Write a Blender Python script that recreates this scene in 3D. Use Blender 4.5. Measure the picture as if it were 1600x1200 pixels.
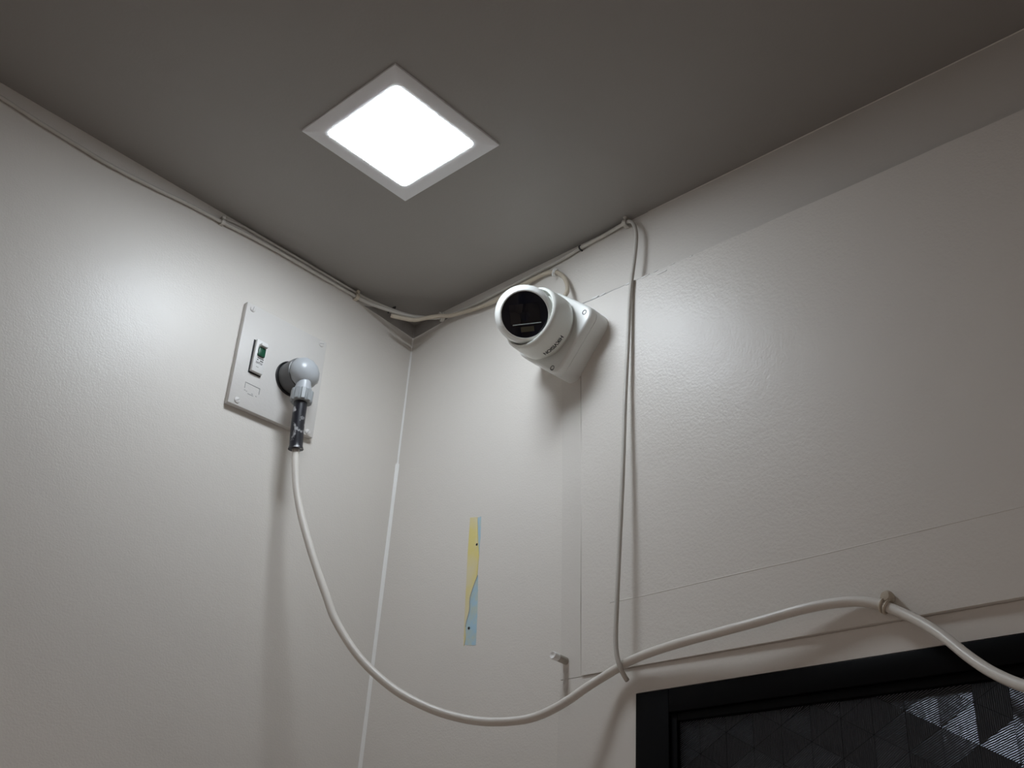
import bpy, bmesh, math, random
from mathutils import Vector, Matrix
random.seed(7)
for o in list(bpy.data.objects): bpy.data.objects.remove(o)
SC = bpy.context.scene
COL = SC.collection

# ---------------------------------------------------------------- camera, world, exposure
cam = bpy.data.cameras.new('camera')
cam.sensor_fit = 'HORIZONTAL'; cam.sensor_width = 36.0
cam.lens = 1725.877 / 1600 * 36.0
cam.clip_start = 0.01
cam_ob = bpy.data.objects.new('camera', cam); COL.objects.link(cam_ob)
RT = Vector((0.73161, 0.67903, 0.06048)); UP = Vector((0.29739, -0.39772, 0.86798)); FW = Vector((-0.61344, 0.61704, 0.49291))
M = Matrix.Identity(4)
for i in range(3):
    M[i][0] = RT[i]; M[i][1] = UP[i]; M[i][2] = -FW[i]
M.translation = Vector((1.13615, -0.92020, 1.33457))
cam_ob.matrix_world = M
SC.camera = cam_ob
w = bpy.data.worlds.new('world'); SC.world = w; w.use_nodes = True
w.node_tree.nodes['Background'].inputs[0].default_value = (0.02, 0.02, 0.022, 1)
w.node_tree.nodes['Background'].inputs[1].default_value = 1.0
vs = SC.view_settings
vs.view_transform = 'Standard'; vs.look = 'None'; vs.gamma = 1.0; vs.use_curve_mapping = False
vs.exposure = 0.10
LANDING_FILL = 15.0        # watts of the assumed fill lamp on the landing
LAMP = 35.0          # radiance of the ceiling panel's diffuser

# assumed warm fill lamp on an unseen landing, added to brighten the cabin walls
ll_ = bpy.data.lights.new('assumed_landing_lamp', 'AREA'); ll_.shape = 'RECTANGLE'; ll_.size = 0.9; ll_.size_y = 0.3
ll_.energy = LANDING_FILL; ll_.color = (1.0, 0.93, 0.90)
llo = bpy.data.objects.new('assumed_landing_lamp', ll_); COL.objects.link(llo); llo.location = (0.85, -2.2, 2.52)

# ---------------------------------------------------------------- materials
def mat(name, col, rough=0.5, metal=0.0, spec=0.5, bump=None, mottle=0.0, mscale=6.0, coat=0.0):
    """bump: list of (noise scale, strength, distance)"""
    m = bpy.data.materials.new(name); m.use_nodes = True
    nt = m.node_tree; b = nt.nodes['Principled BSDF']
    b.inputs['Base Color'].default_value = (*col, 1); b.inputs['Roughness'].default_value = rough
    b.inputs['Metallic'].default_value = metal; b.inputs['Specular IOR Level'].default_value = spec
    b.inputs['Coat Weight'].default_value = coat
    tc = nt.nodes.new('ShaderNodeTexCoord'); geo = nt.nodes.new('ShaderNodeNewGeometry')
    if mottle:
        n = nt.nodes.new('ShaderNodeTexNoise'); n.inputs['Scale'].default_value = mscale; n.inputs['Detail'].default_value = 6
        nt.links.new(geo.outputs['Position'], n.inputs['Vector'])
        mx = nt.nodes.new('ShaderNodeMix'); mx.data_type = 'RGBA'
        mx.inputs['A'].default_value = (*[c * (1 - mottle) for c in col], 1)
        mx.inputs['B'].default_value = (*[min(1, c * (1 + mottle)) for c in col], 1)
        nt.links.new(n.outputs['Fac'], mx.inputs['Factor']); nt.links.new(mx.outputs['Result'], b.inputs['Base Color'])
    prev = None
    for (s, st, d) in (bump or []):
        n = nt.nodes.new('ShaderNodeTexNoise'); n.inputs['Scale'].default_value = s; n.inputs['Detail'].default_value = 2
        nt.links.new(geo.outputs['Position'], n.inputs['Vector'])
        bp = nt.nodes.new('ShaderNodeBump'); bp.inputs['Strength'].default_value = st; bp.inputs['Distance'].default_value = d
        nt.links.new(n.outputs['Fac'], bp.inputs['Height'])
        if prev: nt.links.new(prev.outputs['Normal'], bp.inputs['Normal'])
        prev = bp
    if prev: nt.links.new(prev.outputs['Normal'], b.inputs['Normal'])
    return m

WALLC = (0.755, 0.718, 0.668)
m_wall = mat('wall_paint', WALLC, 0.37, spec=0.40, bump=[(420, 0.4, 0.0006), (60, 0.25, 0.001), (9, 0.2, 0.004)], mottle=0.03)
m_panel = mat('panel_paint', WALLC, 0.38, spec=0.33, bump=[(330, 0.5, 0.0007), (70, 0.3, 0.001), (9, 0.2, 0.004)], mottle=0.03)
m_strip = mat('strip_paint', tuple(c * 0.96 for c in WALLC), 0.4, bump=[(420, 0.25, 0.0006), (60, 0.25, 0.001)], mottle=0.04)
m_band = mat('band_paint', WALLC, 0.45, spec=0.3, bump=[(300, 0.25, 0.0006)])
def darken_band(m):    # the band's paint grows darker away from the corner
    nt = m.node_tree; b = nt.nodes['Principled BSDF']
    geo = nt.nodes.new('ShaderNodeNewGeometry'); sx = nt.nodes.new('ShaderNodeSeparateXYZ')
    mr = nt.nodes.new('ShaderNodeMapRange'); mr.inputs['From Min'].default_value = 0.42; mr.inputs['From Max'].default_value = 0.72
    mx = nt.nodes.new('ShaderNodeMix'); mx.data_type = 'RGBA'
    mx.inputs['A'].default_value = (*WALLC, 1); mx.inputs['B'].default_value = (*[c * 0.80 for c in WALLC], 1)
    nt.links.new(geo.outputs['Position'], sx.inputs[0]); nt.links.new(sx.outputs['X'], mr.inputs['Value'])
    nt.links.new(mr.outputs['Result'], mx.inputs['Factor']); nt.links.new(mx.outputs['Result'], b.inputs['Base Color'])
darken_band(m_band)
m_corner = mat('corner_dark', (0.30, 0.275, 0.25), 0.6, mottle=0.25, mscale=60)
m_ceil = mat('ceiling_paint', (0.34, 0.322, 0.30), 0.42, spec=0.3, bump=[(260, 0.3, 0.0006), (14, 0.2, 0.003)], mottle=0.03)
m_floor = mat('floor_vinyl', (0.78, 0.68, 0.62), 0.6, mottle=0.1)  # unseen floor, kept pale so it bounces fill light upward
m_far = mat('far_wall_paint', (0.88, 0.83, 0.79), 0.45, mottle=0.03)
m_land = mat('assumed_landing_paint', (0.66, 0.61, 0.57), 0.6)
m_dirt_shade = mat('dirt_shade', (0.62, 0.585, 0.545), 0.6, mottle=0.4, mscale=150)
m_caulk = mat('caulk', (0.90, 0.89, 0.86), 0.5, bump=[(200, 0.4, 0.001)])
m_chip = mat('chipped_paint', (0.84, 0.83, 0.81), 0.5, bump=[(300, 0.5, 0.001)])
m_cable = mat('painted_cable', (0.58, 0.55, 0.50), 0.42, bump=[(500, 0.4, 0.0006), (120, 0.3, 0.001)], mottle=0.12, mscale=40)
m_tan = mat('tan_cable', (0.56, 0.49, 0.39), 0.45, bump=[(300, 0.3, 0.0006)], mottle=0.12, mscale=50)
m_cord = mat('cord_jacket', (0.74, 0.70, 0.64), 0.38, bump=[(260, 0.35, 0.0006), (60, 0.25, 0.001)], mottle=0.08, mscale=25)
m_lampframe = mat('lamp_frame', (0.84, 0.84, 0.85), 0.45, bump=[(200, 0.2, 0.0005)])
m_white = mat('white_plastic', (0.84, 0.85, 0.82), 0.32)
m_whitecap = mat('white_housing', (0.80, 0.81, 0.76), 0.34)
m_black = mat('black_plastic', (0.006, 0.006, 0.007), 0.4)
m_glass = mat('black_glass', (0.003, 0.004, 0.010), 0.06, spec=0.25, coat=0.0)
m_glass2 = mat('dark_lens', (0.002, 0.002, 0.004), 0.05, spec=0.35)
m_glint = mat('window_glint', (0.55, 0.62, 0.62), 0.25)
m_led = mat('led_window', (0.06, 0.055, 0.035), 0.2)
m_screw = mat('screw_metal', (0.16, 0.16, 0.155), 0.35, metal=0.8)
m_ink = mat('ink', (0.01, 0.01, 0.012), 0.6)
m_plate = mat('plate_paint', (0.69, 0.665, 0.635), 0.42, spec=0.3, bump=[(300, 0.3, 0.0005)], mottle=0.02)
m_breaker = mat('breaker_body', (0.76, 0.75, 0.73), 0.4)
m_green = mat('green_toggle', (0.004, 0.075, 0.035), 0.35)
m_emboss = mat('emboss_line', (0.42, 0.41, 0.40), 0.5)
m_plugdark = mat('plug_dark', (0.11, 0.11, 0.11), 0.42, mottle=0.2, mscale=80)
m_plug = mat('plug_grey', (0.43, 0.45, 0.47), 0.3, mottle=0.1, mscale=60)
m_nut = mat('gland_nut', (0.36, 0.38, 0.39), 0.35)
m_rust = mat('peg_paint', (0.42, 0.38, 0.33), 0.55, mottle=0.2, mscale=200)
m_doorblack = mat('door_black', (0.0015, 0.0015, 0.002), 0.5, spec=0.08)
m_pane = mat('pane_dark', (0.006, 0.007, 0.009), 0.25, spec=0.2)

def m_sleeve_make():
    m = mat('sleeve_rubber', (0.012, 0.012, 0.016), 0.38)
    nt = m.node_tree; b = nt.nodes['Principled BSDF']
    geo = nt.nodes.new('ShaderNodeNewGeometry')
    n = nt.nodes.new('ShaderNodeTexNoise'); n.inputs['Scale'].default_value = 75; n.inputs['Detail'].default_value = 5
    r = nt.nodes.new('ShaderNodeValToRGB'); r.color_ramp.elements[0].position = 0.61; r.color_ramp.elements[1].position = 0.67
    r.color_ramp.elements[0].color = (0.014, 0.014, 0.02, 1); r.color_ramp.elements[1].color = (0.42, 0.42, 0.43, 1)
    nt.links.new(geo.outputs['Position'], n.inputs['Vector']); nt.links.new(n.outputs['Fac'], r.inputs['Fac'])
    nt.links.new(r.outputs['Color'], b.inputs['Base Color'])
    return m
m_sleeve = m_sleeve_make()

def m_old_paint(name, c1, c2, scale):
    m = mat(name, c1, 0.5); nt = m.node_tree; b = nt.nodes['Principled BSDF']
    geo = nt.nodes.new('ShaderNodeNewGeometry')
    n = nt.nodes.new('ShaderNodeTexNoise'); n.inputs['Scale'].default_value = scale; n.inputs['Detail'].default_value = 4
    r = nt.nodes.new('ShaderNodeValToRGB'); r.color_ramp.elements[0].position = 0.42; r.color_ramp.elements[1].position = 0.6
    r.color_ramp.elements[0].color = (*c1, 1); r.color_ramp.elements[1].color = (*c2, 1)
    nt.links.new(geo.outputs['Position'], n.inputs['Vector']); nt.links.new(n.outputs['Fac'], r.inputs['Fac'])
    nt.links.new(r.outputs['Color'], b.inputs['Base Color'])
    return m
m_yellow = m_old_paint('old_yellow_paint', (0.80, 0.69, 0.26), (0.78, 0.69, 0.43), 22)
m_blue = m_old_paint('old_blue_paint', (0.42, 0.62, 0.74), (0.53, 0.63, 0.60), 60)

def m_emit(name, col, s):
    m = bpy.data.materials.new(name); m.use_nodes = True; nt = m.node_tree
    b = nt.nodes['Principled BSDF']
    b.inputs['Base Color'].default_value = (0.8, 0.8, 0.8, 1)
    b.inputs['Emission Color'].default_value = (*col, 1); b.inputs['Emission Strength'].default_value = s
    return m
m_lamp = m_emit('lamp_diffuser', (0.90, 0.985, 1.07), LAMP)

def m_groove(k, ang):
    """dark metallised film with fine engraved lines running at angle ang in the wall's plane"""
    m = mat('grooved_film_%d' % k, (0.044, 0.048, 0.056), 0.20, metal=0.9)
    nt = m.node_tree; b = nt.nodes['Principled BSDF']
    geo = nt.nodes.new('ShaderNodeNewGeometry')
    mp = nt.nodes.new('ShaderNodeMapping'); mp.vector_type = 'POINT'
    mp.inputs['Rotation'].default_value = (0, ang, 0)
    wv = nt.nodes.new('ShaderNodeTexWave'); wv.wave_type = 'BANDS'; wv.bands_direction = 'X'
    wv.inputs['Scale'].default_value = 180; wv.inputs['Distortion'].default_value = 1.2; wv.inputs['Detail'].default_value = 1
    bp = nt.nodes.new('ShaderNodeBump'); bp.inputs['Strength'].default_value = 0.85; bp.inputs['Distance'].default_value = 0.0004
    nt.links.new(geo.outputs['Position'], mp.inputs['Vector']); nt.links.new(mp.outputs['Vector'], wv.inputs['Vector'])
    nt.links.new(wv.outputs['Fac'], bp.inputs['Height']); nt.links.new(bp.outputs['Normal'], b.inputs['Normal'])
    return m

# ---------------------------------------------------------------- helpers
def world_of(o):
    v = Vector(o.location)
    while o.parent: o = o.parent; v += Vector(o.location)
    return v

def obj(name, bm, m, parent=None, smooth=False, origin=None):
    """bm is in world coordinates; links it as ONE mesh object with its origin at its own centre"""
    bmesh.ops.recalc_face_normals(bm, faces=bm.faces)
    vs_ = [v.co for v in bm.verts]
    if origin is None:
        lo = Vector([min(v[i] for v in vs_) for i in range(3)]); hi = Vector([max(v[i] for v in vs_) for i in range(3)])
        origin = (lo + hi) / 2
    origin = Vector(origin)
    bmesh.ops.translate(bm, vec=-origin, verts=bm.verts)
    me = bpy.data.meshes.new(name); bm.to_mesh(me); bm.free()
    if smooth:
        me.shade_smooth()
        if smooth != 'all': me.set_sharp_from_angle(angle=math.radians(38))
    me.materials.append(m)
    o = bpy.data.objects.new(name, me); COL.objects.link(o)
    if parent: o.parent = parent; o.location = origin - world_of(parent)
    else: o.location = origin
    return o

def tag(o, label=None, cat=None, group=None, kind=None):
    if label: o['label'] = label
    if cat: o['category'] = cat
    if group: o['group'] = group
    if kind: o['kind'] = kind
    return o

def thing(name, loc, label, cat, group=None):
    o = bpy.data.objects.new(name, None); o.empty_display_size = 0.02; COL.objects.link(o); o.location = loc
    return tag(o, label, cat, group)

def box(lo, hi, bev=0.0, bm=None):
    bm2 = bmesh.new()
    bmesh.ops.create_cube(bm2, size=1)
    for v in bm2.verts:
        v.co = Vector([lo[i] + (v.co[i] + 0.5) * (hi[i] - lo[i]) for i in range(3)])
    if bev: bmesh.ops.bevel(bm2, geom=list(bm2.edges), offset=bev, segments=2, profile=0.5, affect='EDGES')
    return merge(bm, bm2)

def merge(bm, bm2):
    if bm is None: return bm2
    me = bpy.data.meshes.new('tmp'); bm2.to_mesh(me); bm2.free(); bm.from_mesh(me); bpy.data.meshes.remove(me)
    return bm

def lathe(prof, org, axis, n=48, bm=None, upref=None):
    """prof: (distance along axis, radius) pairs"""
    axis = Vector(axis).normalized(); org = Vector(org)
    ref = Vector(upref) if upref else (Vector((0, 0, 1)) if abs(axis.z) < 0.9 else Vector((1, 0, 0)))
    u = axis.cross(ref).normalized(); v = u.cross(axis)
    b = bmesh.new(); rings = []
    for (s, r) in prof:
        if r < 1e-7: rings.append([b.verts.new(org + axis * s)])
        else: rings.append([b.verts.new(org + axis * s + (u * math.cos(2 * math.pi * k / n) + v * math.sin(2 * math.pi * k / n)) * r) for k in range(n)])
    for a, c in zip(rings, rings[1:]):
        for k in range(n):
            q = [a[k % len(a)], a[(k + 1) % len(a)], c[(k + 1) % len(c)], c[k % len(c)]]
            q = list(dict.fromkeys(q))
            if len(q) > 2: b.faces.new(q)
    for r in (rings[0], rings[-1]):
        if len(r) > 2: b.faces.new(r)
    return merge(bm, b)

def smooth_path(pts, step=0.004):
    P = [Vector(p) for p in pts]; out = []
    for i in range(len(P) - 1):
        p0 = P[max(i - 1, 0)]; p1 = P[i]; p2 = P[i + 1]; p3 = P[min(i + 2, len(P) - 1)]
        n = max(2, int((p2 - p1).length / step))
        # centripetal-ish Catmull-Rom with limited tangents
        d = (p2 - p1).length
        def tang(a, b, c):
            t = (c - a)
            return t.normalized() if t.length > 1e-9 else Vector((0, 0, 0))
        t1 = tang(p0, p1, p2) * d; t2 = tang(p1, p2, p3) * d
        for k in range(n):
            t = k / n; a = 2*t**3 - 3*t**2 + 1; b = t**3 - 2*t**2 + t; c = -2*t**3 + 3*t**2; e = t**3 - t**2
            out.append(p1 * a + t1 * b + p2 * c + t2 * e)
    out.append(P[-1])
    return out

def tube(pts, r, n=12, bm=None, step=0.004, closed=False, raw=False):
    P = [Vector(p) for p in pts] if raw else smooth_path(pts, step)
    rf = r if callable(r) else (lambda t: r)
    b = bmesh.new(); rings = []
    N = len(P); nrm = None
    for i, p in enumerate(P):
        if closed: t = (P[(i + 1) % N] - P[i - 1]).normalized()
        else: t = (P[min(i + 1, N - 1)] - P[max(i - 1, 0)]).normalized()
        if nrm is None:
            ref = Vector((0, 0, 1)) if abs(t.z) < 0.8 else Vector((1, 0, 0)); nrm = t.cross(ref).normalized()
        else:
            nrm = (nrm - t * nrm.dot(t)).normalized()
        bi = t.cross(nrm); rr = rf(i / max(1, N - 1))
        rings.append([b.verts.new(p + (nrm * math.cos(2 * math.pi * k / n) + bi * math.sin(2 * math.pi * k / n)) * rr) for k in range(n)])
    m_ = N if closed else N - 1
    for i in range(m_):
        a, c = rings[i], rings[(i + 1) % N]
        for k in range(n): b.faces.new((a[k], a[(k + 1) % n], c[(k + 1) % n], c[k]))
    if not closed: b.faces.new(rings[0]); b.faces.new(rings[-1])
    return merge(bm, b)

def prism(poly, f0, f1, bm=None, bev=0.0):
    """poly: 2D points; f0(p), f1(p) map them to the back and front 3D points"""
    b = bmesh.new()
    a = [b.verts.new(f0(p)) for p in poly]; c = [b.verts.new(f1(p)) for p in poly]
    b.faces.new(a); b.faces.new(c); n = len(poly)
    for i in range(n): b.faces.new((a[i], a[(i + 1) % n], c[(i + 1) % n], c[i]))
    bmesh.ops.recalc_face_normals(b, faces=b.faces)
    if bev: bmesh.ops.bevel(b, geom=list(b.edges), offset=bev, segments=2, profile=0.5, affect='EDGES')
    bmesh.ops.triangulate(b, faces=[f for f in b.faces if len(f.verts) > 4])
    return merge(bm, b)

def on_right(y0, y1):   # polygon in (x, z) on the right wall, y0 at its back and y1 at its front
    return (lambda p: (p[0], y0, p[1])), (lambda p: (p[0], y1, p[1]))
def on_left(x0, x1):    # polygon in (y, z) on the left wall
    return (lambda p: (x0, p[0], p[1])), (lambda p: (x1, p[0], p[1]))

H = 2.25; XR = 1.40; YB = -1.15
D0, D1, DZ = 0.4343, 1.2343, 1.6276      # door opening

# ---------------------------------------------------------------- the cabin
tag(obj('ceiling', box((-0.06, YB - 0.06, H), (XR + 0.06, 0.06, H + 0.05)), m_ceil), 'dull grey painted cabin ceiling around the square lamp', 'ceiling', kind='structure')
tag(obj('floor', box((-0.06, YB - 0.06, -0.05), (XR + 0.06, 0.06, 0.0)), m_floor), 'pale vinyl cabin floor', 'floor', kind='structure')
wl = tag(obj('wall_left', box((-0.06, YB, 0), (0, 0.06, H)), m_wall), 'glossy light grey painted wall behind the socket plate', 'wall', kind='structure')
b = box((-0.06, YB - 0.06, 0), (0.36, YB, H)); box((1.26, YB - 0.06, 0), (XR + 0.06, YB, H), bm=b); box((0.36, YB - 0.06, 2.0), (1.26, YB, H), bm=b)  # doorway opening is assumed, added to let the fill light in
tag(obj('wall_back', b, m_far), 'light grey painted wall with an assumed cabin doorway behind the viewer', 'wall', kind='structure')
b = box((-0.4, -3.3, -0.05), (2.1, YB - 0.06, 0)); box((-0.4, -3.3, 2.6), (2.1, YB - 0.06, 2.65), bm=b)
box((-0.45, -3.35, 0), (-0.4, YB - 0.06, 2.6), bm=b); box((2.1, -3.35, 0), (2.15, YB - 0.06, 2.6), bm=b); box((-0.4, -3.35, 0), (2.1, -3.3, 2.6), bm=b)
tag(obj('wall_assumed_landing', b, m_land), 'cream walls of an assumed landing outside the assumed cabin doorway', 'wall', kind='structure')  # unseen landing, assumed; added to carry the fill lamp's light
tag(obj('wall_front', box((XR, YB, 0), (XR + 0.06, 0.06, H)), m_far), 'light grey painted wall beside the viewer', 'wall', kind='structure')
b = box((0, 0, 0), (D0, 0.06, H)); box((D0, 0, DZ), (D1, 0.06, H), bm=b); box((D1, 0, 0), (XR, 0.06, H), bm=b)
bmesh.ops.remove_doubles(b, verts=b.verts, dist=1e-6)
wr = tag(obj('wall_right', b, m_wall), 'glossy light grey painted wall that carries the security camera', 'wall', kind='structure')

# caulk bead in the corner of the two walls
b = bmesh.new(); rows = []
cz = [2.226, 2.20, 2.17, 2.13, 2.09, 2.05, 2.013, 2.010, 1.95, 1.85, 1.75, 1.65, 1.55, 1.45]
for z in cz:
    wdt = 0.0022 if z > 2.012 else 0.0042
    wdt *= random.uniform(0.8, 1.15)
    rows.append([b.verts.new((0.0001, -wdt, z)), b.verts.new((wdt * 0.45, -wdt * 0.45, z)), b.verts.new((wdt, -0.0001, z))])
for a, c in zip(rows, rows[1:]):
    for k in range(2): b.faces.new((a[k], a[k + 1], c[k + 1], c[k]))
tag(obj('caulk_bead', b, m_caulk, wl, smooth=True), 'thin white bead of caulk down the wall corner')

# upper band of the right wall, above the door panel
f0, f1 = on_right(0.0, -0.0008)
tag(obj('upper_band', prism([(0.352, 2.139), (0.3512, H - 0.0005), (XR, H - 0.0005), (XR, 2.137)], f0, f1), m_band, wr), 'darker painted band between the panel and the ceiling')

# large raised panel (bilinear sheet, a little proud of the wall, more so at the top)
def quad_sheet(c00, c10, c11, c01, nx, nz, thick):
    b = bmesh.new(); fr = []; bk = []
    for j in range(nz + 1):
        for i in range(nx + 1):
            u, v = i / nx, j / nz
            p = Vector(c00) * (1-u)*(1-v) + Vector(c10) * u*(1-v) + Vector(c11) * u*v + Vector(c01) * (1-u)*v
            if j == nz: p.z += random.uniform(-0.0006, 0.0006)
            fr.append(b.verts.new(p)); bk.append(b.verts.new((p.x, 0.0, p.z)))
    W = nx + 1
    for j in range(nz):
        for i in range(nx):
            q = [j*W+i, j*W+i+1, (j+1)*W+i+1, (j+1)*W+i]
            b.faces.new([fr[k] for k in q]); b.faces.new([bk[k] for k in reversed(q)])
    for i in range(nx):
        b.faces.new((fr[i], bk[i], bk[i+1], fr[i+1])); o = nz*W; b.faces.new((fr[o+i], fr[o+i+1], bk[o+i+1], bk[o+i]))
    for j in range(nz):
        b.faces.new((fr[j*W], fr[(j+1)*W], bk[(j+1)*W], bk[j*W])); e = nx; b.faces.new((fr[j*W+e], bk[j*W+e], bk[(j+1)*W+e], fr[(j+1)*W+e]))
    return b
pan = obj('door_header_panel', quad_sheet((0.3609, -0.0028, 1.6556), (XR, -0.0125, 1.6546), (XR, -0.012, 2.1375), (0.3502, -0.012, 2.1395), 28, 12, 0), m_panel, wr, smooth=True)
tag(pan, 'large raised glossy panel above the dark door')
# narrow raised strip left of the panel
f0 = lambda p: (p[0], 0.0, p[1]); f1 = lambda p: (p[0], -(0.0014 + (p[1] - 1.655) / 0.485 * 0.0100), p[1])
tag(obj('trim_1', prism([(0.3299, 1.6552), (0.3296, 1.70), (0.3278, 1.7765), (0.3252, 1.891), (0.3193, 2.036), (0.3172, 2.1395), (0.3490, 2.1395), (0.3509, 2.0216), (0.3548, 1.8967), (0.3559, 1.8228), (0.3573, 1.7269), (0.3593, 1.6552)], f0, f1), m_strip),
    'narrow upright painted strip below the security camera, left of the crack', 'trim', kind='structure')
f0, f1 = on_right(0.0, -0.0013)
tag(obj('trim_2', prism([(0.3299, 1.6545), (0.3287, 1.609), (0.3293, 1.562), (0.330, 0.02), (D0, 0.02), (D0, DZ), (D1, DZ), (D1, 0.02), (XR - 0.002, 0.02), (XR - 0.002, 1.6535)], f0, f1), m_strip),
    'flat painted surround around the dark door', 'trim', kind='structure')
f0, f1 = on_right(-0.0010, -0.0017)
tag(obj('dirt_shade_streak', prism([(0.3338, 1.668), (0.3405, 1.668), (0.3412, 1.650), (0.3398, 1.634), (0.3380, 1.6290), (0.3365, 1.640), (0.3342, 1.645)], f0, f1), m_dirt_shade, bpy.data.objects['trim_2']), 'grey streak below the peg, soiling with painted peg shade')  # deepens the peg's shadow in colour, together with some soiling
# ridge in the paint of the panel, chips along its top edge
rp = [(0.4004, 1.7302), (0.4441, 1.7293), (0.5258, 1.7297), (0.579, 1.7299), (0.6431, 1.7297), (0.7342, 1.7307), (0.849, 1.7318), (1.1, 1.733)]
def pan_y(x, z):
    u = (x - 0.355) / (XR - 0.355); v = (z - 1.6556) / 0.483
    return -((0.0028 * (1-u) + 0.0125 * u) * (1-v) + 0.012 * v)
tag(obj('paint_ridge', tube([(x, pan_y(x, z) + 0.0007, z) for x, z in rp], 0.0011, 6, step=0.02), m_panel, pan, smooth='all'), 'faint level ridge under the paint')
b = None
for (x, z, l, h) in [(0.372, 2.1405, 0.010, 0.0022), (0.386, 2.1400, 0.008, 0.0018), (0.4305, 2.1395, 0.012, 0.0026), (0.4520, 2.1392, 0.010, 0.0022), (0.470, 2.1393, 0.006, 0.0012), (0.495, 2.1390, 0.005, 0.0011), (0.4800, 2.1335, 0.010, 0.0012), (0.522, 2.1387, 0.004, 0.001)]:
    y = pan_y(x, z)
    poly = []
    for k in range(9):
        a = 2 * math.pi * k / 9; poly.append((x + math.cos(a) * l * random.uniform(0.4, 0.9), z + 0.0005 * math.cos(a) + math.sin(a) * h * random.uniform(0.2, 0.75)))
    f0 = lambda p: (p[0], y + 0.0006, p[1]); f1 = lambda p: (p[0], y - 0.0006, p[1])
    b = prism(poly, f0, f1, bm=b)
tag(obj('chipped_paint', b, m_chip, pan), 'white chips of paint along the top edge of the panel', kind='stuff')

# darker triangles on both walls in the ceiling corner behind the cables
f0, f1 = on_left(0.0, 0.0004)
tag(obj('dark_patch', prism([(-0.101, 2.2335), (-0.068, 2.2315), (-0.034, 2.2290), (-0.0005, 2.2262), (-0.0005, 2.2495), (-0.06, 2.2495)], f0, f1), m_corner, wl), 'dark patch under the ceiling in the corner')
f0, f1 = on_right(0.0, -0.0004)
tag(obj('dark_patch', prism([(0.0005, 2.2262), (0.026, 2.2275), (0.055, 2.2300), (0.078, 2.2335), (0.050, 2.2495), (0.0005, 2.2495)], f0, f1), m_corner, wr), 'dark patch under the ceiling in the corner')

cr = [(0.3515 + 0.006 * k, pan_y(0.3515 + 0.006 * k, 2.1393) + 0.0004, 2.1396 - 0.0020 * min(1, k / 60) + random.uniform(-0.0006, 0.0006)) for k in range(150)]
tag(obj('seam_crack', tube(cr, lambda t: 0.00085 - 0.0006 * min(1, t * 6), 6, raw=True), m_emboss, pan), 'thin dark crack along the top edge of the panel')
tag(obj('paint_line', tube([(0.45, -0.0007, H - 0.0007), (0.9, -0.0007, H - 0.0007), (XR - 0.002, -0.0007, H - 0.0007)], 0.0009, 6, step=0.1), m_wall, wr), 'pale line of paint where the right wall meets the ceiling')

# bare patch of old yellow and blue paint
f0, f1 = on_right(0.0, -0.0007)
py = tag(obj('yellow_paint_patch', prism([(0.1624, 1.889), (0.1757, 1.8868), (0.1799, 1.8554), (0.1842, 1.8326), (0.1840, 1.8061), (0.179, 1.7934), (0.174, 1.7787), (0.1748, 1.7631), (0.1711, 1.7485), (0.1703, 1.7419), (0.1722, 1.7281), (0.1709, 1.7195), (0.1699, 1.7186), (0.1682, 1.7439), (0.166, 1.7871), (0.1636, 1.8355)], f0, f1), m_yellow, wr), 'long upright patch of old yellow paint')
f0, f1 = on_right(0.0, -0.0003)
b = prism([(0.1762, 1.8858), (0.1822, 1.8861), (0.1841, 1.8563), (0.1838, 1.8473), (0.1842, 1.8333), (0.1803, 1.8554)], f0, f1)
prism([(0.1848, 1.8061), (0.1853, 1.8043), (0.189, 1.7606), (0.1908, 1.7162), (0.1757, 1.7185), (0.1714, 1.72), (0.1726, 1.7281), (0.1707, 1.7419), (0.1715, 1.7485), (0.1752, 1.7631), (0.1744, 1.7787), (0.1794, 1.7934)], f0, f1, bm=b)
pb = tag(obj('blue_paint_patch', b, m_blue, wr), 'pale blue old paint beside and below the yellow')
tag(obj('paint_edge', tube([(x, -0.0005, z) for x, z in [(0.1848, 1.8061), (0.1792, 1.7934), (0.1742, 1.7787), (0.175, 1.7631), (0.1713, 1.7485), (0.1705, 1.7419)]], 0.00045, 6), m_emboss, wr), 'dark broken paint edge between yellow and blue')
for par, x, z in ((py, 0.1790, 1.8482), (pb, 0.1768, 1.7395)):
    tag(obj('screw_hole', lathe([(0, 0.0017), (0.0009, 0.0017), (0.0010, 0)], (x, 0, z), (0, -1, 0), 16), m_ink, par), 'black empty screw hole')

# ---------------------------------------------------------------- door with etched dark glass
dr = bpy.data.objects.new('door_1', None); COL.objects.link(dr); dr.location = ((D0 + D1) / 2, 0, 0)
tag(dr, 'dark door with black frame and triangle patterned glass', 'door', kind='structure')
g = 0.0008; FWD = 0.0335; GX = 0.050
b = box((D0 + g, -0.003, 0.01), (D0 + GX - 0.008, 0.04, DZ - g), 0.001)
box((D1 - GX + 0.008, -0.003, 0.01), (D1 - g, 0.04, DZ - g), 0.001, bm=b)
box((D0 + GX - 0.008, -0.003, DZ - FWD + 0.009), (D1 - GX + 0.008, 0.04, DZ - g), 0.001, bm=b)
box((D0 + GX - 0.008, -0.003, 0.01), (D1 - GX + 0.008, 0.04, 0.12), 0.001, bm=b)
obj('door_frame', b, m_doorblack, dr, smooth=True)
b = box((D0 + GX - 0.008, 0.000, 0.12), (D0 + GX, 0.04, DZ - FWD + 0.009), 0.0015)
box((D1 - GX, 0.000, 0.12), (D1 - GX + 0.008, 0.04, DZ - FWD + 0.009), 0.0015, bm=b)
box((D0 + GX, 0.000, DZ - FWD), (D1 - GX, 0.04, DZ - FWD + 0.009), 0.0015, bm=b)
box((D0 + GX, 0.000, 0.12), (D1 - GX, 0.04, 0.129), 0.0015, bm=b)
obj('glazing_bead', b, m_doorblack, dr, smooth=True)
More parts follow.
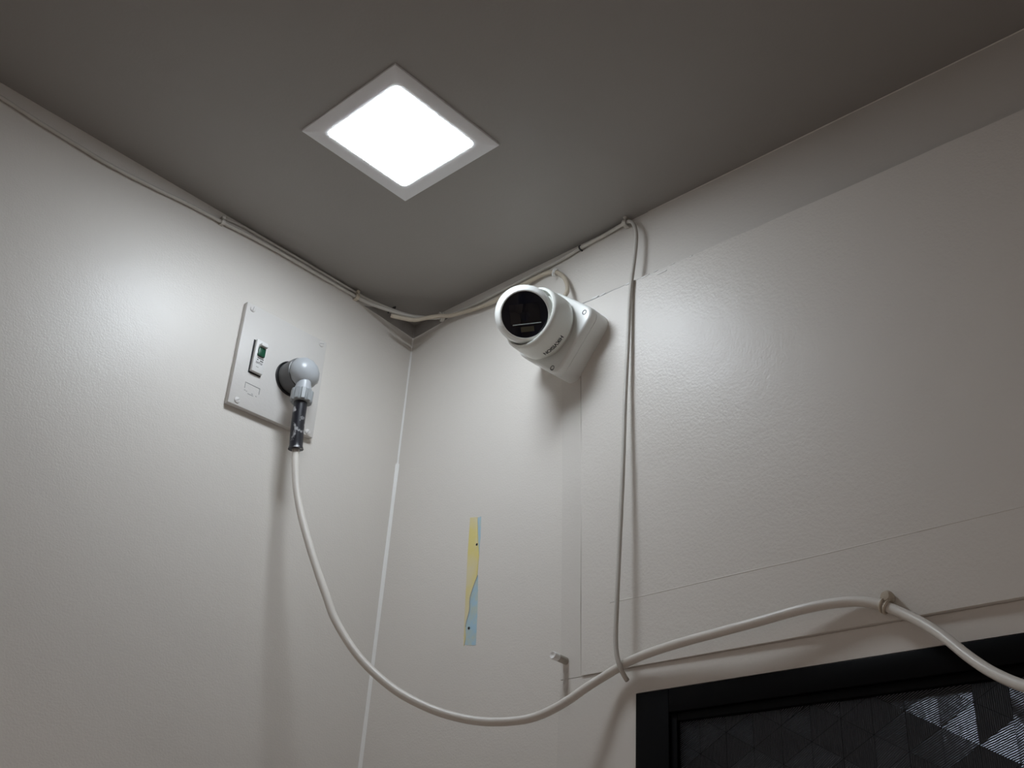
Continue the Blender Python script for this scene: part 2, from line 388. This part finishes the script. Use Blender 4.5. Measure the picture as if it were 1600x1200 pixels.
PX0, PX1, PZ0, PZ1 = D0 + GX, D1 - GX, 0.129, DZ - FWD
pane = tag(obj('pane', box((PX0, 0.0050, PZ0), (PX1, 0.030, PZ1)), m_pane, dr), 'dark glass pane etched with triangles')
grooves = [m_groove(k, a) for k, a in enumerate((math.radians(0), math.radians(-52), math.radians(-62), math.radians(84), math.radians(-70)))]
def clip(poly, ax, lim, keep_greater):
    out = []
    for i, p in enumerate(poly):
        q = poly[(i + 1) % len(poly)]
        ip = (p[ax] >= lim) == keep_greater; iq = (q[ax] >= lim) == keep_greater
        if ip: out.append(p)
        if ip != iq:
            t = (lim - p[ax]) / (q[ax] - p[ax]); out.append((p[0] + t * (q[0] - p[0]), p[1] + t * (q[1] - p[1])))
    return out
GA = 0.0346; GC = GA * math.sqrt(3) / 2; X0 = 0.7780 - 12 * GC
rest = {0: None, 1: None, 2: None, 3: None, 4: None}
rg = random.Random(11)
cols = int((PX1 - X0) / GC) + 2
for c in range(-2, cols):
    xa = X0 + c * GC; xb = xa + GC
    offa = 0.0 if c % 2 == 0 else GA / 2; offb = GA / 2 - offa
    for r in range(-3, 44):
        za = 1.5787 - offa - r * GA; zb = 1.5787 - offb - r * GA
        tris = [((xa, za), (xa, za - GA), (xb, zb - (GA if offb < offa else 0))), ((xb, zb), (xb, zb - GA), (xa, za - (GA if offa < offb else 0)))]
        for ti, t in enumerate(tris):
            cx = sum(p[0] for p in t) / 3; cz_ = sum(p[1] for p in t) / 3
            t = [(cx + (p[0] - cx) * 0.985, cz_ + (p[1] - cz_) * 0.985) for p in t]
            for ax, lim, kg in ((0, PX0 + 0.0003, True), (0, PX1 - 0.0003, False), (1, PZ0 + 0.0003, True), (1, PZ1 - 0.0003, False)):
                if t: t = clip(t, ax, lim, kg)
            if len(t) < 3: continue
            k = rg.choice((0, 1, 2, 0)) if cx > 0.70 else rg.choice((0, 0, 1, 2))
            if cx > 0.81: k = rg.choice((0, 4, 2, 4))
            for (ax_, az_, kk) in ((0.7977, 1.5441, 4), (0.7684, 1.5614, 4), (0.7879, 1.5614, 0), (0.7977, 1.5787, 0), (0.7586, 1.5787, 2), (0.7684, 1.5960, 4), (0.7390, 1.5787, 4), (0.7098, 1.5614, 2), (0.6999, 1.5787, 0), (0.8173, 1.5441, 2), (0.8173, 1.5787, 4)):
                if abs(cx - ax_) < 0.006 and abs(cz_ - az_) < 0.006: k = kk
            f0, f1 = on_right(0.0050, 0.0042)
            if cx < 0.96 and cz_ > 1.46:
                obj('etched_triangle', prism(t, f0, f1), grooves[k], pane)
            else:
                rest[k] = prism(t, f0, f1, bm=rest[k])
for k in rest:
    if rest[k]: tag(obj('etched_pattern', rest[k], grooves[k], pane), 'etched triangles on the rest of the pane', kind='stuff')

# ---------------------------------------------------------------- ceiling lamp
lc = Vector((0.3024, -0.3026, H)); hs = 0.0852; hi_ = 0.0634
lamp = thing('ceiling_light', lc, 'square lit panel lamp with painted frame set in the ceiling', 'light')
def rrect(h, r, n=6):
    pts = []
    for (sx, sy, a0) in ((1, 1, 0), (-1, 1, 90), (-1, -1, 180), (1, -1, 270)):
        for k in range(n + 1):
            a = math.radians(a0 + 90 * k / n); pts.append((sx * (h - r) + math.cos(a) * r, sy * (h - r) + math.sin(a) * r))
    return pts
b = bmesh.new(); loops = []
for (h, r, z) in ((hs, 0.0008, H), (hs, 0.0008, H - 0.0026), (hs - 0.0008, 0.0008, H - 0.0032), (hi_ + 0.0008, 0.0065, H - 0.0032), (hi_, 0.006, H - 0.0024), (hi_, 0.006, H)):
    loops.append([b.verts.new((lc.x + p[0], lc.y + p[1], z)) for p in rrect(h, r)])
for a, c in zip(loops, loops[1:]):
    n = len(a)
    for k in range(n): b.faces.new((a[k], a[(k + 1) % n], c[(k + 1) % n], c[k]))
tag(obj('frame', b, m_lampframe, lamp, smooth=True), 'square painted lamp frame')
tag(obj('diffuser', prism([(lc.x + p[0], lc.y + p[1]) for p in rrect(hi_ - 0.0001, 0.006)], lambda p: (p[0], p[1], H - 0.0002), lambda p: (p[0], p[1], H - 0.0040)), m_lamp, lamp), 'glowing white diffuser')

# ---------------------------------------------------------------- security camera
CX, CZ = 0.330, 2.091
sc = thing('security_camera', (CX, 0, CZ), 'white dome security camera with black face on the right wall', 'camera')
def P3(x, t, z): return (x, -t, z)
SH, SR = 0.0480, 0.0155
BX, BZ = 0.334, 2.088
def base_loop(inset):
    ca, sa = math.cos(math.radians(51)), math.sin(math.radians(51))
    return [(BX + (p[0] * ca - p[1] * sa), BZ + (p[0] * sa + p[1] * ca)) for p in rrect(SH - inset, SR - inset * 0.5, 8)]
b = bmesh.new(); loops = []
for (t, ins) in ((0, 0.0005), (0.0335, 0.0), (0.0338, 0.0006), (0.0346, 0.0006), (0.0349, 0.0), (0.0415, 0.0004), (0.0435, 0.0012), (0.0448, 0.0028), (0.0450, 0.0040)):
    loops.append([b.verts.new(P3(x, t, z)) for x, z in base_loop(ins)])
for a, c in zip(loops, loops[1:]):
    n = len(a)
    for k in range(n): b.faces.new((a[k], a[(k + 1) % n], c[(k + 1) % n], c[k]))
b.faces.new(loops[0]); b.faces.new(loops[-1])
base = tag(obj('mounting_base', b, m_white, sc, smooth=True), 'deep rounded square mounting base')
for (x, z) in ((0.3843, 2.0962), (0.3347, 2.0333)):
    s = obj('screw', lathe([(0.0445, 0.0034), (0.0454, 0.0034), (0.0456, 0.0030), (0.0449, 0.0022), (0.0449, 0.0)], (x, 0, z), (0, -1, 0), 20), m_screw, base, smooth=True)
cover = tag(obj('dome_cover', lathe([(0.0448, 0.0395), (0.0500, 0.0395), (0.0506, 0.0425), (0.0520, 0.0436), (0.058, 0.0438), (0.068, 0.0437), (0.078, 0.0432), (0.0825, 0.0427), (0.0848, 0.0413), (0.0855, 0.0398), (0.0850, 0.0386), (0.083, 0.0378), (0.075, 0.0377)], (CX - 0.002, 0, CZ), (0, -1, 0), 72), m_whitecap, sc, smooth=True), 'rounded white cover ring around the eyeball')
# eyeball
d = Vector((0.60, -0.585, -0.55)).normalized()
bc = Vector((0.3268, -0.0925, 2.0912)); RB = 0.0372
prof = [(-RB, 0)]
for k in range(1, 26):
    a = math.pi - (math.pi - math.acos(0.0165 / RB)) * k / 26
    prof.append((RB * math.cos(a), RB * math.sin(a)))
prof += [(0.0178, 0.0318), (0.0187, 0.0308), (0.0190, 0.0298), (0.0188, 0.0290), (0.0176, 0.0288), (0.0176, 0.0)]
ball = tag(obj('eyeball', lathe(prof, bc, d, 64), m_white, sc, smooth=True), 'white turning eyeball housing')
face = tag(obj('face_glass', lathe([(0.0176, 0.0288), (0.0180, 0.0288), (0.0181, 0.0284), (0.0181, 0.0)], bc, d, 64), m_glass, sc, smooth=True), 'round black glass face')
fu = Vector((0, 0, 1)); fr_ = d.cross(fu).normalized() * -1; fr_ = fu.cross(d).normalized(); fv = d.cross(fr_).normalized()
ra = math.radians(11); fr_, fv = fr_ * math.cos(ra) + fv * math.sin(ra), fv * math.cos(ra) - fr_ * math.sin(ra)
def face_box(u0, u1, v0, v1, s0, s1, bev=0.0):
    bb = box((u0, v0, s0), (u1, v1, s1), bev)
    for v in bb.verts: v.co = bc + fr_ * v.co.x + fv * v.co.y + d * v.co.z
    return bb
win = tag(obj('lens_window', face_box(-0.0185, 0.0190, -0.0110, 0.0135, 0.0178, 0.0186, 0.0004), m_glass2, face, smooth=True), 'flat rectangular lens window')
obj('window_glint', face_box(-0.0165, 0.0190, -0.0122, -0.0112, 0.0178, 0.0187, 0.0003), m_glint, face)['label'] = 'painted glint along the lower edge of the window'  # lamp reflection on the window's bevel, painted as a pale strip
bb = lathe([(0.0186, 0.0062), (0.0190, 0.0060), (0.0188, 0.0050), (0.0186, 0.0)], bc + fv * -0.002, d, 32)
obj('lens', bb, m_glass, face, smooth=True)
obj('led_window', face_box(-0.0070, 0.0095, -0.0215, -0.0150, 0.0178, 0.0184, 0.0003), m_led, face)['label'] = 'dim yellowish lamp window'
# maker's lettering printed around the cover
cu = bpy.data.curves.new('lettering', 'FONT'); cu.body = 'HIKVISION'; cu.size = 0.0074; cu.extrude = 0.0; cu.offset = 0.00022; cu.align_x = 'CENTER'; cu.space_character = 0.98
to = bpy.data.objects.new('lettering_tmp', cu); COL.objects.link(to)
bpy.context.view_layer.update()
dg = bpy.context.evaluated_depsgraph_get()
me = bpy.data.meshes.new_from_object(to.evaluated_get(dg), depsgraph=dg)
bpy.data.objects.remove(to)
b = bmesh.new(); b.from_mesh(me); bpy.data.meshes.remove(me)
bmesh.ops.subdivide_edges(b, edges=[e for e in b.edges if e.calc_length() > 0.002], cuts=1)
TH0 = math.radians(-62); RL = 0.0447
for v in b.verts:
    th = TH0 - v.co.x / RL; t = 0.0615 - v.co.y
    rr = 0.0438 - max(0, (t - 0.062)) * 0.02 + 0.00015
    v.co = Vector((CX - 0.002 + rr * math.cos(th), -t, CZ + rr * math.sin(th)))
lt = obj('lettering', b, m_ink, cover); lt['label'] = 'black maker lettering printed around the cover'

# ---------------------------------------------------------------- socket plate with breaker
sp = thing('socket_plate', (0, -0.2265, 2.06), 'painted socket plate with a green breaker switch on the left wall', 'socket')
f0, f1 = on_left(0.0, 0.0085)
plate = tag(obj('plate', prism([(-0.2948, 2.1345), (-0.1600, 2.1360), (-0.1572, 1.9870), (-0.2930, 1.9828)], f0, f1, bev=0.0012), m_plate, sp, smooth=True), 'painted square face plate')
for (y, z, a) in ((-0.2852, 2.1270, 80), (-0.1692, 2.1295, 20), (-0.2806, 1.9905, 40), (-0.1672, 1.9915, 60)):
    s = obj('screw', lathe([(0.0083, 0.0042), (0.0093, 0.0042), (0.0100, 0.0030), (0.0101, 0.0)], (0, y, z), (1, 0, 0), 20), m_plate, plate, smooth=True)
    ca, sa = math.cos(math.radians(a)), math.sin(math.radians(a))
    bb = box((0.0098, -0.0034, -0.0005), (0.01015, 0.0034, 0.0005))
    for v in bb.verts: v.co = Vector((v.co.x, y + v.co.y * ca - v.co.z * sa, z + v.co.y * sa + v.co.z * ca))
    obj('screw_slot', bb, m_emboss, plate)
f0, f1 = on_left(0.0080, 0.0088)
tag(obj('breaker_opening', prism([(-0.2742, 2.0850), (-0.2545, 2.0865), (-0.2540, 2.0360), (-0.2735, 2.0350)], f0, f1), m_ink, sp), 'dark cut edge around the breaker')
br = obj('breaker', box((0.0085, -0.2720, 2.0375), (0.0142, -0.2548, 2.0850), 0.0007), m_breaker, sp, smooth=True); br['label'] = 'white breaker module'
tag(obj('toggle', box((0.0138, -0.2685, 2.0610), (0.0172, -0.2580, 2.0740), 0.0010), m_green, br, smooth=True), 'green breaker toggle')
bb = box((0.0138, -0.2685, 2.0740), (0.0215, -0.2580, 2.0785), 0.0010); 
tag(obj('toggle_lever', bb, m_breaker, br, smooth=True), 'pale lever tip above the green toggle')
bb = box((0.0142, -0.2672, 2.0578), (0.01435, -0.2575, 2.0590)); box((0.0142, -0.2675, 2.0550), (0.01435, -0.2652, 2.0562), bm=bb); box((0.0142, -0.2625, 2.0545), (0.01435, -0.2578, 2.0558), bm=bb)
for k in range(5):
    y = -0.2680 + k * 0.0021; box((0.0142, y, 2.0500), (0.01435, y + 0.0007, 2.0532), bm=bb); box((0.0142, y, 2.0500 + (k % 3) * 0.0012), (0.01435, y + 0.0016, 2.0505 + (k % 3) * 0.0012), bm=bb)
box((0.0142, -0.2668, 2.0448), (0.01435, -0.2628, 2.0452), bm=bb)
obj('print', bb, m_ink, br)['label'] = 'small black rating print'
bb = box((0.0084, -0.2738, 2.0198), (0.0090, -0.2508, 2.0206)); box((0.0084, -0.2738, 2.0118), (0.0090, -0.2731, 2.0206), bm=bb); box((0.0084, -0.2515, 2.0118), (0.0090, -0.2508, 2.0206), bm=bb)
for (y0, y1, z) in ((-0.2735, -0.2715, 2.0085), (-0.2705, -0.2690, 2.0080), (-0.2675, -0.2590, 2.0055), (-0.2620, -0.2600, 2.0075), (-0.2555, -0.2540, 2.0068)):
    box((0.0084, y0, z), (0.0089, y1, z + 0.0008), bm=bb)
obj('embossed_mark', bb, m_emboss, sp)['label'] = 'faint embossed rectangle and worn marks'
PY, PZ = -0.2078, 2.0545
obj('socket_rim', lathe([(0.0080, 0.0250), (0.0105, 0.0250), (0.0112, 0.0240), (0.0106, 0.0228), (0.0100, 0.0)], (0, PY, PZ), (1, 0, 0), 40), m_black, sp, smooth=True)['label'] = 'black round socket rim'

# ---------------------------------------------------------------- plug
pg = thing('angled_plug', (0.0102, PY, PZ), 'grey round angled plug pushed into the socket plate', 'plug')
obj('plug_body', lathe([(0.0102, 0.0222), (0.030, 0.0226), (0.0335, 0.0222), (0.0345, 0.0205), (0.0345, 0.0)], (0, PY, PZ), (1, 0, 0), 40), m_plugdark, pg, smooth=True)['label'] = 'dark grey plug body'
cap = obj('plug_cap', lathe([(0.0338, 0.0), (0.0338, 0.0205), (0.0360, 0.0218), (0.0425, 0.0214), (0.0475, 0.0188), (0.0520, 0.0140), (0.0545, 0.0080), (0.0552, 0.0)], (0, PY, PZ - 0.001), (1, 0, 0), 12, upref=(0, 0.26, 0.97)), m_plug, pg, smooth=True); cap['label'] = 'rounded light grey cap'
obj('paint_fleck', lathe([(0, 0.0030), (0.0006, 0.0024), (0.0007, 0)], (0.0440, PY + 0.0190, PZ - 0.009), (0.45, 0.8, -0.3), 7), m_chip, cap)['label'] = 'white fleck of paint'
obj('outlet_neck', lathe([(0.006, 0.0085), (0.016, 0.0095), (0.024, 0.0112), (0.0275, 0.0120), (0.0275, 0.0)], (0.042, PY, PZ - 0.002), (0, 0, -1), 32), m_plug, pg, smooth=True)
b = bmesh.new(); loops = []; NN = 60
for (s, k) in ((0.0270, 0.86), (0.0280, 1.0), (0.0435, 1.0), (0.0448, 0.9)):
    ring = []
    for i in range(NN):
        a = 2 * math.pi * i / NN; rr = (0.0146 if (i % 6) in (0, 1, 2, 3) else 0.0130) * k
        ring.append(b.verts.new((0.042 + rr * math.cos(a), PY + rr * math.sin(a), PZ - 0.002 - s)))
    loops.append(ring)
for a, c in zip(loops, loops[1:]):
    for i in range(NN): b.faces.new((a[i], a[(i + 1) % NN], c[(i + 1) % NN], c[i]))
b.faces.new(loops[0]); b.faces.new(loops[-1])
obj('gland_nut', b, m_nut, pg, smooth=True)['label'] = 'ribbed grey gland nut'
slp = [(0.042, PY, PZ - 0.044), (0.042, PY + 0.001, PZ - 0.07), (0.0418, PY + 0.003, PZ - 0.095), (0.0418, -0.2028, 1.9420)]
obj('rubber_sleeve', tube(slp, lambda t: 0.0087 + (0.0012 if t > 0.97 else 0.0), 24), m_sleeve, pg, smooth=True)['label'] = 'black rubber sleeve with grey paint smears'

# ---------------------------------------------------------------- cords and cables
CORD = [(0.0419, -0.2027, 1.9418), (0.0446, -0.2013, 1.9210), (0.0506, -0.1983, 1.8894), (0.0618, -0.1926, 1.8523), (0.0768, -0.1850, 1.8135), (0.0939, -0.1763, 1.7736), (0.1077, -0.1692, 1.7438), (0.1200, -0.1630, 1.7179), (0.1446, -0.1505, 1.6820), (0.1687, -0.1382, 1.6560), (0.1986, -0.1230, 1.6322), (0.2268, -0.1087, 1.6167), (0.2539, -0.0949, 1.6063), (0.2865, -0.0783, 1.5994), (0.3180, -0.0623, 1.5993), (0.3408, -0.0507, 1.6038), (0.3650, -0.0384, 1.6162), (0.3907, -0.0253, 1.6353), (0.4100, -0.0155, 1.6484), (0.4319, -0.0135, 1.6572), (0.4627, -0.0160, 1.6621), (0.5046, -0.0190, 1.6655), (0.5536, -0.0220, 1.6678), (0.5986, -0.0215, 1.6712), (0.6384, -0.0190, 1.6755), (0.6694, -0.0155, 1.6770), (0.6931, -0.0135, 1.6751), (0.7138, -0.0135, 1.6688), (0.7286, -0.0145, 1.6604), (0.7514, -0.0200, 1.6450), (0.7747, -0.0300, 1.6252), (0.7965, -0.0420, 1.6030), (0.8184, -0.0550, 1.5840), (0.8473, -0.0750, 1.5649), (0.8806, -0.1000, 1.5491), (0.9214, -0.1300, 1.5374)]
tag(obj('power_cord', tube(CORD, 0.0047, 16, step=0.006), m_cord, smooth='all'), 'thick pale power cord hanging in a loop from the plug', 'cord')
THIN = [(0.0040, -0.7094, 2.2307), (0.0040, -0.6630, 2.2280), (0.0040, -0.6143, 2.2244), (0.0040, -0.5639, 2.2224), (0.0040, -0.5186, 2.2214), (0.0040, -0.4577, 2.2252), (0.0040, -0.4014, 2.2304), (0.0040, -0.3568, 2.2324), (0.0040, -0.3000, 2.2362), (0.0040, -0.2454, 2.2373), (0.0040, -0.1881, 2.2374), (0.0040, -0.1220, 2.2375), (0.0135, -0.1043, 2.2316), (0.0274, -0.0842, 2.2263), (0.0430, -0.0617, 2.2216), (0.0551, -0.0442, 2.2202), (0.0670, -0.0271, 2.2232), (0.0767, -0.0131, 2.2278), (0.0963, -0.0045, 2.2329), (0.1140, -0.0035, 2.2326), (0.1407, -0.0035, 2.2318), (0.1858, -0.0035, 2.2332), (0.2599, -0.0035, 2.2356), (0.3070, -0.0035, 2.2375), (0.3354, -0.0040, 2.2407), (0.3799, -0.0045, 2.2425), (0.4122, -0.0060, 2.2440),
        (0.4253, -0.0090, 2.2410), (0.4355, -0.0130, 2.2290), (0.4405, -0.0140, 2.2106), (0.4400, -0.0145, 2.1851), (0.4375, -0.0150, 2.1609), (0.4351, -0.0155, 2.1401), (0.4327, -0.0160, 2.1089), (0.4308, -0.0165, 2.0440), (0.4290, -0.0180, 1.9728), (0.4289, -0.0210, 1.8718), (0.4280, -0.0240, 1.7859), (0.4264, -0.0250, 1.7206), (0.4246, -0.0240, 1.6794), (0.4262, -0.0235, 1.6623), (0.4290, -0.0215, 1.6510), (0.4310, -0.0175, 1.6430), (0.4310, -0.0120, 1.6390)]
tag(obj('thin_cable', tube(THIN, 0.0026, 12, step=0.006), m_cable, smooth='all'), 'thin painted cable along the ceiling edge that drops down the right wall', 'cable')
W2 = [(0.0026, -0.3513, 2.2420), (0.0026, -0.3227, 2.2450), (0.0026, -0.2798, 2.2455), (0.0026, -0.2241, 2.2458), (0.0026, -0.1656, 2.2456), (0.0026, -0.1231, 2.2452), (0.006, -0.1020, 2.2430), (0.0200, -0.0800, 2.2360), (0.0380, -0.0600, 2.2270), (0.0500, -0.0450, 2.2245), (0.0640, -0.0250, 2.2262)]
tag(obj('second_cable', tube(W2, 0.0021, 10, step=0.006), m_cable, smooth='all'), 'short thin painted cable tight under the ceiling above the socket plate', 'cable')
TAN = [(0.0360, -0.0765, 2.2145), (0.0465, -0.0620, 2.2130), (0.0570, -0.0480, 2.2130), (0.0690, -0.0340, 2.2195), (0.0800, -0.0205, 2.2255), (0.0930, -0.0110, 2.2255), (0.1243, -0.0075, 2.2225), (0.1576, -0.0070, 2.2180), (0.1979, -0.0080, 2.2169), (0.2347, -0.0080, 2.2211), (0.2605, -0.0060, 2.2241), (0.2774, -0.0050, 2.2249), (0.2953, -0.0050, 2.2192), (0.3107, -0.0060, 2.2044), (0.3219, -0.0100, 2.1848), (0.3279, -0.0160, 2.1665), (0.3293, -0.0220, 2.1560)]
tag(obj('tan_cable', tube(TAN, 0.0031, 12, step=0.005), m_tan, smooth='all'), 'tan cable looping down into the top of the security camera', 'cable')

# clips and ties
def saddle(name, c, along, up, out, r, w, m, label, cat, nail=True, group=None):
    """band over a cable at c; along = cable direction, out = away from the surface"""
    c = Vector(c); along = Vector(along).normalized(); out = Vector(out).normalized(); up = along.cross(out).normalized()
    t = thing(name, c, label, cat, group)
    b = bmesh.new(); rows = []
    for k in range(13):
        a = math.pi * (k / 12) ; 
        for_ = []
        base_ = c + up * math.cos(a) * r + out * math.sin(a) * r
        if k in (0, 12): base_ -= out * r * 1.1
        inner = c + (base_ - c) * 0.78
        for s in (-1, 1): for_.append((base_ + along * s * w / 2, inner + along * s * w / 2))
        rows.append([b.verts.new(for_[0][0]), b.verts.new(for_[1][0]), b.verts.new(for_[1][1]), b.verts.new(for_[0][1])])
    for a_, c_ in zip(rows, rows[1:]):
        for k in range(4): b.faces.new((a_[k], a_[(k + 1) % 4], c_[(k + 1) % 4], c_[k]))
    b.faces.new(rows[0]); b.faces.new(rows[-1])
    obj('band', b, m, t, smooth=True)
    if nail:
        nb = lathe([(-r * 1.0, 0.0022), (r * 0.35, 0.0024), (r * 0.75, 0.0030), (r * 1.0, 0.0018), (r * 1.05, 0)], c - up * r * 1.45, out, 12)
        obj('nail', nb, m, t, smooth=True)
    return t
saddle('cable_clip', (0.0040, -0.3545, 2.2328), (0, 1, 0.1), None, (1, 0, 0), 0.0045, 0.005, m_cable, 'small painted clip on the ceiling edge cable left of the socket plate', 'clip', group='cable clips')
saddle('cable_clip', (0.0040, -0.1200, 2.2378), (0, 1, 0), None, (1, 0, 0), 0.0052, 0.006, m_tan, 'tan painted clip where the ceiling edge cable nears the corner', 'clip', group='cable clips')
saddle('cable_clip', (0.3382, -0.0040, 2.2410), (1, 0, 0.05), None, (0, -1, 0), 0.0036, 0.0022, m_black, 'dark narrow clip on the cable above the security camera', 'clip', nail=False, group='cable clips')
saddle('cable_clip', (0.4180, -0.0075, 2.2425), (1, 0, -0.2), None, (0, -1, 0), 0.0050, 0.006, m_cable, 'lumpy painted clip where the thin cable turns down the wall', 'clip', group='cable clips')

def loops_tie(name, c, axis, r, wire, n, m, label, cat, spread, tail=None, anchor=None):
    c = Vector(c); axis = Vector(axis).normalized(); t = thing(name, c, label, cat)
    u = axis.cross(Vector((0, 0.3, 1))).normalized(); v = axis.cross(u)
    for k in range(n):
        cc = c + axis * spread * (k - (n - 1) / 2)
        obj('loop', tube([cc + (u * math.cos(2*math.pi*i/24) + v * math.sin(2*math.pi*i/24)) * r + axis * 0.0012 * math.sin(2*math.pi*i/24 + k) for i in range(24)], wire, 8, closed=True, raw=True), m, t, smooth='all')
    if tail: obj('tail', tube(tail, wire, 8), m, t, smooth='all')
    if anchor: obj('anchor_knob', anchor, m, t, smooth=True)
    return t
loops_tie('cord_tie', (0.7190, -0.0137, 1.6660), (0.55, -0.03, -0.35), 0.0058, 0.0013, 2, m_tan, 'string tie with a knob holding the thick cord above the door', 'tie', 0.0040,
          anchor=lathe([(0, 0.0045), (0.004, 0.0060), (0.008, 0.0060), (0.0115, 0.0040), (0.0120, 0)], (0.7215, -0.0060, 1.6742), (0, -1, 0), 14))
loops_tie('cable_tie', (0.2953, -0.0050, 2.2192), (0.75, 0, -0.6), 0.0042, 0.0011, 2, m_caulk, 'small white tie around the bend of the tan cable', 'tie', 0.0020, tail=[(0.2953, -0.0095, 2.2165), (0.2940, -0.0100, 2.2130), (0.2950, -0.0080, 2.2105)])
loops_tie('cable_tie', (0.0775, -0.0130, 2.2285), (0.55, 0.8, 0.1), 0.0062, 0.0014, 3, m_cable, 'painted tie binding the cable bundle in the corner', 'tie', 0.0024)
b = tube([(0.0200 + 0.006 * math.cos(a), -0.0640 + 0.004 * math.sin(a), 2.2370 + 0.0075 * math.sin(a)) for a in [math.pi * k / 8 - 0.3 for k in range(11)]], 0.0012, 8)
tag(obj('wire_loop', b, m_black, smooth='all'), 'tiny black wire loop on the corner cables', 'wire')

# peg
pgx, pgz = 0.3372, 1.6752
pe = thing('wall_peg', (pgx, 0, pgz), 'short painted metal peg sticking out of the wall left of the door', 'peg')
obj('shank', lathe([(0.0, 0.0042), (0.016, 0.0042), (0.0165, 0.0038), (0.0165, 0)], (pgx, 0, pgz), (0, -1, 0.05), 20), m_rust, pe, smooth=True)
b = lathe([(0.0160, 0.0043), (0.0240, 0.0044), (0.0246, 0.0038), (0.0236, 0.0020), (0.0230, 0.0)], (pgx, 0, pgz), (0, -1, 0.05), 20)
obj('tip', b, m_chip, pe, smooth=True)['label'] = 'chipped white tip of the peg'
